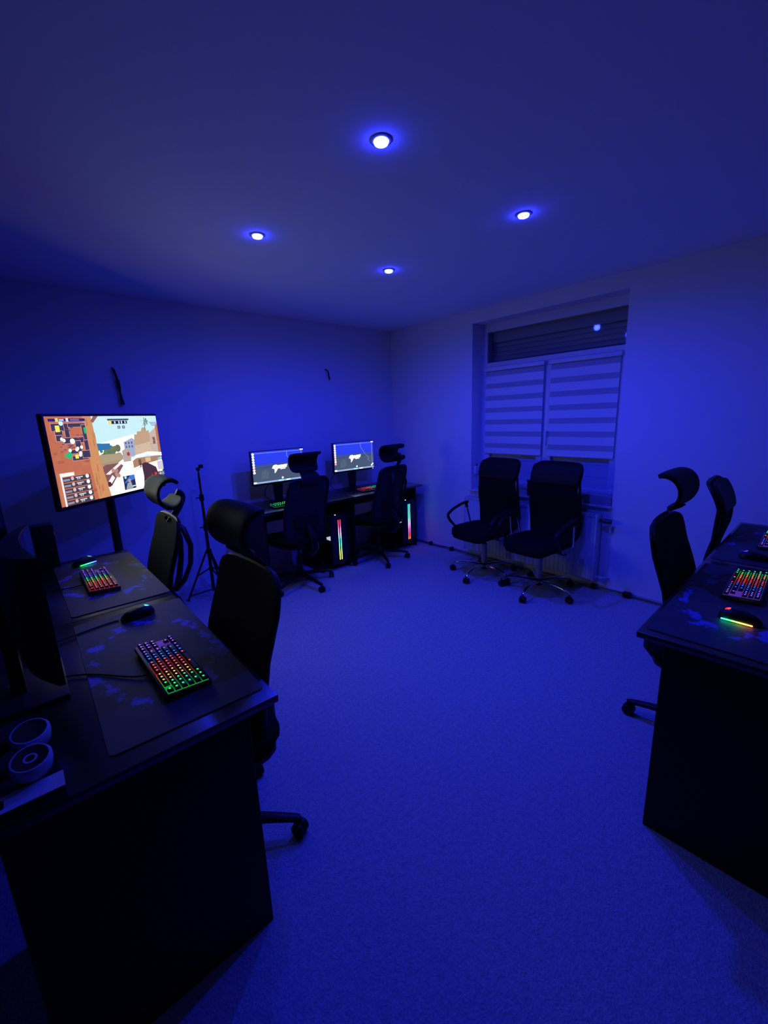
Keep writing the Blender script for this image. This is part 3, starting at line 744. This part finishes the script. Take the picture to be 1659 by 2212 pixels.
# switched-off curved monitors on the left desks
def curved_monitor(label, loc, rz, w_, h_, z_base):
    t = thing('curved_monitor', label, 'monitor', loc, rz, 'switched off monitors on the left desks')
    Rr = 1.0
    cv = lambda a: Rr - math.sqrt(Rr * Rr - a * a)
    n = 16; vs = []; fs = []
    for k in range(n + 1):
        a = -w_ / 2 + w_ * k / n; y = -cv(a); e = 1 - abs(2 * k / n - 1) ** 3
        for (dy, z) in ((0, -h_ / 2), (0, h_ / 2), (.012 + .035 * e, h_ / 2 - .01 * e), (.012 + .055 * e, 0), (.012 + .035 * e, -h_ / 2 + .01 * e)): vs.append((a, y + dy, z))
    for k in range(n):
        for i in range(5): fs.append((k * 5 + i, k * 5 + (i + 1) % 5, (k + 1) * 5 + (i + 1) % 5, (k + 1) * 5 + i))
    fs += [tuple(range(5))[::-1], tuple(n * 5 + i for i in range(5))]
    MB().add(vs, fs).build('casing', blackS, t, angle=40)
    vs = []; fs = []
    for k in range(n + 1):
        a = (-w_ / 2 + .006) + (w_ - .012) * k / n; vs += [(a, -cv(a) - .0008, -h_ / 2 + .014), (a, -cv(a) - .0008, h_ / 2 - .006)]
    fs = [(2 * k, 2 * k + 2, 2 * k + 3, 2 * k + 1) for k in range(n)]
    MB().add(vs, fs).build('screen', screenOff, t)
    z = -z_base
    MB().prism([(-.03, .02), (.03, .02), (.035, z + .01), (-.035, z + .01)], .055, .085).build('neck', blackP, t)
    MB().rbox(-.13, .13, -.035, .16, z, z + .012, .005).build('foot', blackS, t)
    return t
curved_monitor('switched-off monitor seen edge-on above the left foreground desk', (3.55, 2.335, 1.015), -PI / 2, .48, .335, 1.015 - .75)
curved_monitor('switched-off monitor at the left picture edge on the far left desk', (3.66, 1.37, 1.03), -PI / 2 - .12, .50, .33, 1.03 - .75)
t = thing('speaker', 'black box speaker with red light at the far end of the left desk', 'speaker', (3.47, .99, .75), 0)
MB().rbox(-.05, .06, -.035, .06, 0, .235, .006).build('cabinet', blackP, t)
MB().lathe([(.001, 0), (.03, .002), (.034, .004), (.036, 0)], 20, Matrix.Translation((0, .061, .075)) @ Matrix.Rotation(-PI / 2, 4, 'X')).build('cone', rubberM, t)
MB().rbox(-.0515, -.05, .03, .036, .175, .19, .0004, 1).build('power_light', emis('led_red', (1, .05, .04), .35), t)

# headset and white box on the near end of the left desk
t = thing('headset', 'headset with two white-rimmed glossy ear cups on the left foreground desk', 'headset', (3.60, 2.745, .75), 0)
gl = mat('gloss_black', (.02, .02, .025), .06, spec=.6)
for (cx, cy, cz) in ((0, -.045, .075), (.004, .035, .062)):
    M = Matrix.Translation((cx, cy, cz)) @ Matrix.Rotation(math.radians(-14), 4, 'X')
    o = MB().lathe([(.028, -.03), (.033, -.022), (.036, -.006), (.036, .006), (.033, .011), (.0305, .0115), (.0305, .003)], 32, M).build('ear_cup', mat('headset_white', (.6, .6, .64), .35), t)
    MB().lathe([(.0303, .004), (.0303, .0095), (.02, .0080), (.001, .0075)], 32, M).build('gloss_cap', gl, o)
    MB().lathe([(.026, -.03), (.03, -.036), (.03, -.05), (.026, -.056), (.02, -.05), (.02, -.03)], 24, M).build('ear_cushion', leatherM, o)
M2 = Matrix.Translation((.004, .035, .062)) @ Matrix.Rotation(math.radians(-14), 4, 'X')
MB().lathe([(.008, .0087), (.012, .0087), (.012, .0092), (.008, .0092)], 24, M2, True).build('emblem_ring', mat('headset_white', (.6, .6, .64), .35), t)
MB().tube([(.035, -.045, .07), (.07, -.045, .06), (.115, -.03, .04), (.125, 0, .032), (.115, .02, .04), (.07, .035, .05), (.038, .035, .058)], .007, 8, True, 2.0).build('headband', blackS, t)
t = thing('white_box', 'slim white box along the near edge of the left foreground desk', 'box', (3.63, 2.832, .75), 0)
MB().rbox(-.072, .072, -.026, .025, 0, .029, .001).build('carton', blackS, t)
MB().rbox(-.0715, .0715, -.0255, .0245, .029, .0303, .0004, 1).build('white_top', mat('white_card', (.6, .6, .62), .6), t)
MB().box(.022, .036, -.012, .012, .0303, .0307).build('dark_slot', blackP, t, smooth=False)

# ================================================================== computers under the back desks
def strip_mat(name, stops):
    m = bpy.data.materials.new(name); m.use_nodes = True; nt = m.node_tree; b = nt.nodes['Principled BSDF']
    b.inputs['Base Color'].default_value = (0, 0, 0, 1)
    tc = nt.nodes.new('ShaderNodeTexCoord'); sx = nt.nodes.new('ShaderNodeSeparateXYZ'); nt.links.new(tc.outputs['Generated'], sx.inputs[0])
    r_ = nt.nodes.new('ShaderNodeValToRGB'); el = r_.color_ramp.elements
    while len(el) > 1: el.remove(el[-1])
    el[0].position = stops[0][0]; el[0].color = (*srgb(*stops[0][1]), 1)
    for p_, c in stops[1:]: x = el.new(p_); x.color = (*srgb(*c), 1)
    nt.links.new(sx.outputs['Z'], r_.inputs['Fac']); nt.links.new(r_.outputs['Color'], b.inputs['Emission Color']); b.inputs['Emission Strength'].default_value = 3.6
    return m
caseBlack = mat('pc_case', (.02, .02, .022), .35)
tint = bpy.data.materials.new('tinted_glass'); tint.use_nodes = True
nt = tint.node_tree; nt.nodes.remove(nt.nodes['Principled BSDF'])
tb = nt.nodes.new('ShaderNodeBsdfTransparent'); tb.inputs[0].default_value = (.6, .6, .62, 1); gb = nt.nodes.new('ShaderNodeBsdfGlossy'); gb.inputs['Roughness'].default_value = .04
mx = nt.nodes.new('ShaderNodeMixShader'); mx.inputs[0].default_value = .06
nt.links.new(tb.outputs[0], mx.inputs[1]); nt.links.new(gb.outputs[0], mx.inputs[2]); nt.links.new(mx.outputs[0], nt.nodes['Material Output'].inputs[0])
def tower(label, loc, stops, glow):
    """front towards +y, glass side towards +x"""
    t = thing('computer_tower', label, 'computer', loc, 0, 'computer towers under the back desks')
    w_, d_, h_ = .19, .36, .50
    m = MB(); x0, x1 = -w_ / 2, w_ / 2
    m.box(x0, x0 + .006, -d_, 0, 0.012, h_).box(x0 + .006, x1, -d_, 0, h_ - .008, h_).box(x0 + .006, x1, -d_, 0, .012, .02).box(x0 + .006, x1, -d_, -d_ + .006, .02, h_ - .008)
    m.build('case', caseBlack, t, smooth=False)
    MB().rbox(x0, x1, 0, .03, .012, h_, .006).build('front_panel', mat('front_gloss', (.02, .02, .024), .25), t)
    sm_ = strip_mat('rgb_strip_' + glow, stops)
    st = MB().box(-.0024, .0024, .0302, .034, .05, h_ - .045).mesh('light_strip', sm_, smooth=False)
    link('light_strip', st, t, (-.0105, 0, 0)); link('light_strip', st, t, (.0125, 0, 0))
    MB().box(x1 - .003, x1, -d_ + .006, 0, .02, h_ - .008).build('glass_panel', tint, t, smooth=False)
    MB().tube([(.02, -.004, h_ - .0), (.02, -.004, h_ + .003)], .006, 12).build('power_button', emis('led_ice', (.8, .95, 1), 2.5), t)
    MB().box(x0 + .02, x0 + .03, -d_ + .03, -.06, .12, h_ - .05).build('main_board', mat('board', (.05, .055, .06), .5), t, smooth=False)
    MB().rbox(x0 + .03, x1 - .03, -d_ + .05, -.05, .2, .235, .003).build('graphics_card', mat('gpu_white', (.6, .6, .62), .4), t)
    MB().box(x0 + .04, x1 - .04, -.19, -.06, .2355, .237).build('card_light', emis('gpu_light', srgb(240, 235, 255), 2.0), t, smooth=False)
    for z in (.30, .40):
        MB().lathe([(.028, 0), (.036, 0), (.036, .006), (.028, .006)], 20, Matrix.Translation((x0 + .06, -.09, z)) @ Matrix.Rotation(PI / 2, 4, 'Y'), True).build('fan_ring', emis('fan_pink', srgb(255, 90, 190), 2.2), t)
    MB().box(x0, x1, -d_, 0, .012, .13).build('power_supply_cover', caseBlack, t, smooth=False) if False else None
    for sx_ in (-1, 1):
        for yy in (-d_ + .03, -.03): MB().box(sx_ * .075 - .012, sx_ * .075 + .012, yy - .012, yy + .012, 0, .013).build('foot', rubberM, t, smooth=False)
    return t
tower('computer tower with light strips from red down to yellow', (1.222, .472, .053), [(0, (255, 200, 50)), (.12, (230, 255, 80)), (.35, (80, 255, 150)), (.52, (70, 240, 230)), (.68, (250, 160, 240)), (.85, (255, 60, 120)), (1, (255, 40, 60))], 'a')
tower('computer tower with light strips from turquoise down to orange in the corner', (.262, .472, .053), [(0, (255, 120, 30)), (.12, (255, 50, 70)), (.28, (255, 80, 190)), (.45, (240, 190, 255)), (.6, (90, 250, 210)), (1, (40, 255, 180))], 'b')

# ================================================================== light stand
t = thing('light_stand', 'thin black tripod light stand against the left wall', 'light stand', (2.40, .25, 0))
MB().tube([(0, 0, .06), (0, 0, .62)], .013).build('lower_tube', blackP, t)
MB().tube([(0, 0, .62), (0, 0, .88)], .0105).build('middle_tube', blackP, t)
MB().tube([(0, 0, .88), (0, 0, 1.075)], .008).build('upper_tube', blackP, t)
MB().tube([(0, 0, 1.075), (0, 0, 1.105)], .006).build('spigot', chromeM, t)
cl = MB().lathe([(.012, 0), (.018, .004), (.018, .05), (.012, .056)], 14).tube([(.012, 0, .028), (.045, 0, .03)], .005).mesh('clamp', blackP)
link('clamp', cl, t, (0, 0, .60)); link('clamp', cl, t, (0, 0, .85))
MB().lathe([(.02, 0), (.024, .005), (.024, .03), (.016, .036)], 14, Matrix.Translation((0, 0, .40))).build('leg_collar', blackP, t)
MB().lathe([(.016, 0), (.02, .003), (.02, .02), (.014, .024)], 14, Matrix.Translation((0, 0, .25))).build('brace_collar', blackP, t)
for k in range(3):
    a = math.radians(-20 + 120 * k + 0)
    dx, dy = math.cos(a), math.sin(a)
    lg = MB().tube([(dx * .02, dy * .02, .415), (dx * .205, dy * .205, .012)], .008, 8, True).build('leg', blackP, t)
    MB().tube([(dx * .018, dy * .018, .26), (dx * .115, dy * .115, .21)], .006, 8).build('brace', blackP, lg)
    MB().lathe([(.008, 0), (.012, .002), (.012, .016), (.008, .02)], 10, Matrix.Translation((dx * .207, dy * .207, 0))).build('rubber_foot', rubberM, lg)
MB().lathe([(.012, 0), (.016, .006), (.016, .02), (.010, .026)], 12, Matrix.Translation((0, 0, 1.10))).rbox(-.042, -.008, -.012, .012, 1.118, 1.148, .006).build('phone_clamp', blackP, t)
t = thing('power_adapter', 'black power adapter on the floor beside the light stand foot', 'adapter', (2.20, .06, 0))
MB().rbox(-.03, .03, -.02, .02, 0, .045, .006).build('body', blackP, t)
MB().tube(bez((.03, 0, .015), (.12, .01, .006), (.22, .03, .006), (.36, .02, .006)), .004, 6).build('cord', rubberM, t)

# ================================================================== chairs
def caster_mesh():
    m = MB()
    for s_ in (-1, 1):
        m.lathe([(.008, -.009), (.023, -.009), (.026, -.006), (.026, .006), (.023, .009), (.008, .009)], 18, Matrix.Translation((0, s_ * .013, .026)) @ Matrix.Rotation(PI / 2, 4, 'X'))
    m.tube([(0, -.02, .026), (0, .02, .026)], .006, 8)
    pts = [(.027 * math.cos(math.radians(q)) , .026 + .030 * math.sin(math.radians(q))) for q in range(10, 190, 20)]
    m.prism(pts + [(-.014, .03), (.014, .03)], -.003, .003)
    m.tube([(.006, 0, .05), (.006, 0, .075)], .0055, 8)
    return m
casterMe = caster_mesh().mesh('caster', blackP)
def base_arms(t, n0, arm_me, radius):
    for k in range(5):
        a = n0 + 2 * PI * k / 5
        o = link('base_arm', arm_me, t, (0, 0, 0), a)
        link('caster', casterMe, o, (radius, 0, 0), R_.uniform(-.5, .5) + (1.2 if k % 2 else -.4))
arm_plastic = MB().tube([(.02, 0, .098), (.12, 0, .094), (.22, 0, .082), (.292, 0, .070), (.306, 0, .068)], [.026, .023, .019, .016, .012], 10, True, .75).mesh('base_arm', blackP)
arm_chrome = MB().tube([(.02, 0, .088), (.09, 0, .098), (.17, 0, .102), (.24, 0, .096), (.285, 0, .082), (.302, 0, .066)], [.020, .018, .015, .013, .012, .011], 10, True, .8).mesh('base_arm', chromeM)

def ergo_chair(loops):
    """task chair facing local +x: curled headrest, mesh back, rear support bracket"""
    t = thing('office_chair', '-', 'chair')
    MB().lathe([(.028, .06), (.036, .075), (.036, .115), (.026, .125)], 18).build('hub', blackP, t)
    MB().tube([(0, 0, .12), (0, 0, .26)], .024, 14).tube([(0, 0, .26), (0, 0, .39)], .014, 12).build('gas_lift', blackP, t)
    MB().rbox(-.11, .09, -.06, .06, .375, .42, .01).tube([(.0, -.06, .395), (.02, -.20, .395), (.03, -.215, .395)], .006, 8).build('tilt_mechanism', blackP, t)
    MB().pad(.47, .46, .07, lambda a, b, c: Vector((b - .22, a, .452 + c + .02 * (2 * a / .47) ** 2 - .03 * max(0, (b - .36) / .1) ** 2)), 4.5, 18, 18, .35).build('seat', seatF, t)
    MB().pad(.44, .43, .03, lambda a, b, c: Vector((b - .205, a, .412 + c)), 5, 12, 12, .6).build('seat_shell', blackP, t)
    # back panel: leans back, curves round sideways
    bx = lambda z: -.145 - .105 * max(0, (z - .48) / .52) ** 1.15 + .02 * math.sin(max(0, min(1, (z - .48) / .4)) * PI)
    bk = lambda a, b, c: Vector((bx(.48 + b) + c + .35 * a * a, a * (1 - .03 * b / .52), .48 + b))
    MB().pad(.445, .52, .018, bk, 9, 16, 18, .5).build('backrest', meshF, t)
    ring = []
    for k in range(49):
        q = 2 * PI * k / 48; cx, sy = math.cos(q), math.sin(q)
        ring.append(bk(.218 * math.copysign(abs(cx) ** .3, cx), .26 + .257 * math.copysign(abs(sy) ** .3, sy), -.008))
    MB().tube(ring, .011, 8, False).build('back_frame', blackP, t)
    # rear bracket from under the seat
    MB().tube([(-.04, 0, .375), (-.13, 0, .345), (-.205, 0, .345), (-.245, 0, .385), (-.245, 0, .445), (-.22, 0, .51), (-.185, 0, .58)], [.034, .038, .040, .038, .036, .032, .026], 12, True, .8).build('back_bracket', blackP, t)
    MB().pad(.26, .11, .022, lambda a, b, c: Vector((-.185 + c + .5 * a * a, a, .575 + b)), 4, 10, 8, .6).build('lumbar_pad', blackP, t)
    if loops:
        for s_ in (-1, 1):
            MB().tube([(-.225, 0, .58), (-.262, s_ * .05, .64), (-.295, s_ * .09, .74), (-.305, s_ * .10, .84), (-.285, s_ * .08, .93), (-.24, s_ * .03, .985)], [.02, .018, .016, .016, .018, .016], 10, True, .7).build('support_loop', blackP, t)
        MB().tube(bez((-.24, 0, .96), (-.285, 0, 1.02), (-.36, 0, 1.10), (-.295, 0, 1.122), 10), .012, 10, True, 1.5).build('headrest_stem', blackP, t)
    else:
        # broad neck plate between the back and the lower edge of the headrest
        npath = bez((-.268, 0, .955), (-.272, 0, 1.01), (-.245, 0, 1.05), (-.185, 0, 1.058), 20)
        def neck(a, b, c):
            p = npath[min(20, int(b / .15 * 20))]; return Vector((p.x + c * .8, a * (1.25 - .4 * b / .15), p.z + c * .6))
        MB().pad(.17, .15, .018, neck, 8, 10, 14, .6).build('headrest_neck', blackP, t)
    RH = .060
    def hd(a, b, c):
        q = math.radians(140 if loops else 118) - b / .26 * math.radians(300 if loops else 196)
        r_ = RH + c
        cx, cz = (-.245 if loops else -.238) + .45 * a * a, 1.128
        return Vector((cx + r_ * math.cos(q) * 1.0, a * (1.0 + .06 * math.sin(q)), cz + r_ * 1.2 * math.sin(q)))
    MB().pad(.285, .26, .020, hd, 6, 14, 22, .6).build('headrest', leatherM, t)
    return t
def high_chair():
    """high mesh back chair with looped arms and a chrome star base, facing local +x"""
    t = thing('office_chair', '-', 'chair')
    MB().lathe([(.026, .055), (.036, .065), (.036, .105), (.026, .115)], 18).build('hub', blackP, t)
    MB().tube([(0, 0, .11), (0, 0, .30)], .026, 16).build('gas_lift', mat('gas_lift_grey', (.35, .35, .38), .35), t)
    MB().tube([(0, 0, .30), (0, 0, .36)], .015, 12).rbox(-.1, .08, -.07, .07, .345, .385, .01).tube([(.06, 0, .36), (.10, 0, .345)], .022, 12).build('tilt_mechanism', blackP, t)
    MB().tube([(.02, .06, .37), (.03, .235, .372)], .006, 8).lathe([(.008, 0), (.016, .006), (.016, .03), (.008, .038)], 12, Matrix.Translation((.03, .225, .372)) @ Matrix.Rotation(-PI / 2, 4, 'X')).build('lever', greyMetal, t)
    MB().pad(.47, .47, .085, lambda a, b, c: Vector((b - .20, a, .425 + c + .015 * (2 * a / .47) ** 2 - .035 * max(0, (b - .34) / .13) ** 2)), 3.6, 18, 18, .3).build('seat', seatF, t)
    # back: waist narrower, S profile
    wd = lambda b: 1.0 - .07 * math.exp(-((b - .43) / .07) ** 2) + .07 * math.exp(-((b - .22) / .13) ** 2)
    bx = lambda b: -.175 - .02 * b / .6 + .035 * math.sin(b / .62 * 2 * PI * .85 + .4) * -1 - .05 * max(0, (b - .35) / .27) ** 1.5
    bk = lambda a, b, c: Vector((bx(b) + c + .42 * a * a, a * wd(b), .42 + b))
    MB().pad(.435, .64, .022, bk, 9, 16, 24, .5).build('backrest', mat('back_net', (.006, .006, .007), .8, spec=.1, bump=(700, .3)), t)
    MB().pad(.425, .17, .034, lambda a, b, c: bk(a, .462 + b, c + .012), 8, 14, 10, .5).build('head_panel', leatherM, t)
    ring = []
    for k in range(57):
        q = 2 * PI * k / 56; cx, sy = math.cos(q), math.sin(q)
        ring.append(bk(.214 * math.copysign(abs(cx) ** .25, cx), .32 + .318 * math.copysign(abs(sy) ** .25, sy), -.01))
    MB().tube(ring, .010, 8, False).build('back_frame', blackP, t)
    MB().tube([(-.06, 0, .365), (-.18, 0, .365), (-.225, 0, .40), (-.225, 0, .50)], .022, 10, True, .5).build('back_bracket', blackP, t)
    for s_ in (-1, 1):
        y = s_ * .255
        p = bez((.10, s_ * .23, .41), (.16, y, .47), (.22, y, .53), (.215, y, .565), 6) + bez((.215, y, .565), (.19, y, .60), (.06, y, .65), (-.045, y, .652), 8)[1:]
        MB().tube(p, [.015] * 3 + [.016] * (len(p) - 3), 10, True, .8).build('armrest', blackP, t)
        MB().tube([(-.025, y, .645), (-.035, y, .60)], .014, 10).build('strut_socket', blackP, t)
        MB().tube([(-.034, y, .605), (-.075, s_ * .235, .42)], .0085, 10).build('arm_strut', chromeM, t)
    return t

e0 = ergo_chair(False); e1 = ergo_chair(True)
GE = 'headrest task chairs'
spots = [((3.212, 2.472, 0), .03, .06, 'black task chair pushed in at the left foreground desk'),
         ((3.185, 1.39, 0), -.02, .4, 'task chair pushed in at the left desk before the television, its back lit grey'),
         ((1.42, 3.525, 0), PI / 2 + .02, .05, 'task chair pushed in at the right desk with the green-lit mouse'),
         ((1.715, .545, 0), -PI / 2 + .10, .0, 'task chair at the back desk beside the light stand'),
         ((.765, .545, 0), -PI / 2 + .16, .0, 'task chair at the corner back desk')]
base_ang = [math.radians(144), math.radians(110), math.radians(-90), None, None]
for i, (loc, rz, b, lab) in enumerate(spots):
    o = {0: e0, 1: e1, 4: None}.get(i) or copy_tree(e1 if i == 4 else e0)
    place(o, loc, rz, lab, GE)
    spots[i] = (o, loc, rz)
# star bases: world angles from the caster places seen in the picture
for (o, loc, rz), ang in zip(spots, (math.radians(144), math.radians(160), math.radians(-84), math.radians(96), math.radians(67))):
    base_arms(o, ang - rz, arm_plastic, .302)
h0 = high_chair()
GH = 'high-back chairs with looped arms'
hs = [((.375, 1.60, 0), -.10, 'high-back chair with chrome base, left of the two under the window'),
      ((.385, 2.155, 0), -.06, 'high-back chair with chrome base, right of the two under the window'),
      ((.52, 3.50, 0), PI / 2 + .07, 'high-back chair at the right desk closest to the window, seen sideways')]
for i, (loc, rz, lab) in enumerate(hs):
    o = h0 if i == 0 else copy_tree(h0)
    place(o, loc, rz, lab, GH); hs[i] = (o, rz)
for (o, rz), ang in zip(hs, (math.radians(5), math.radians(6), math.radians(30))):
    base_arms(o, ang - rz, arm_chrome, .300)
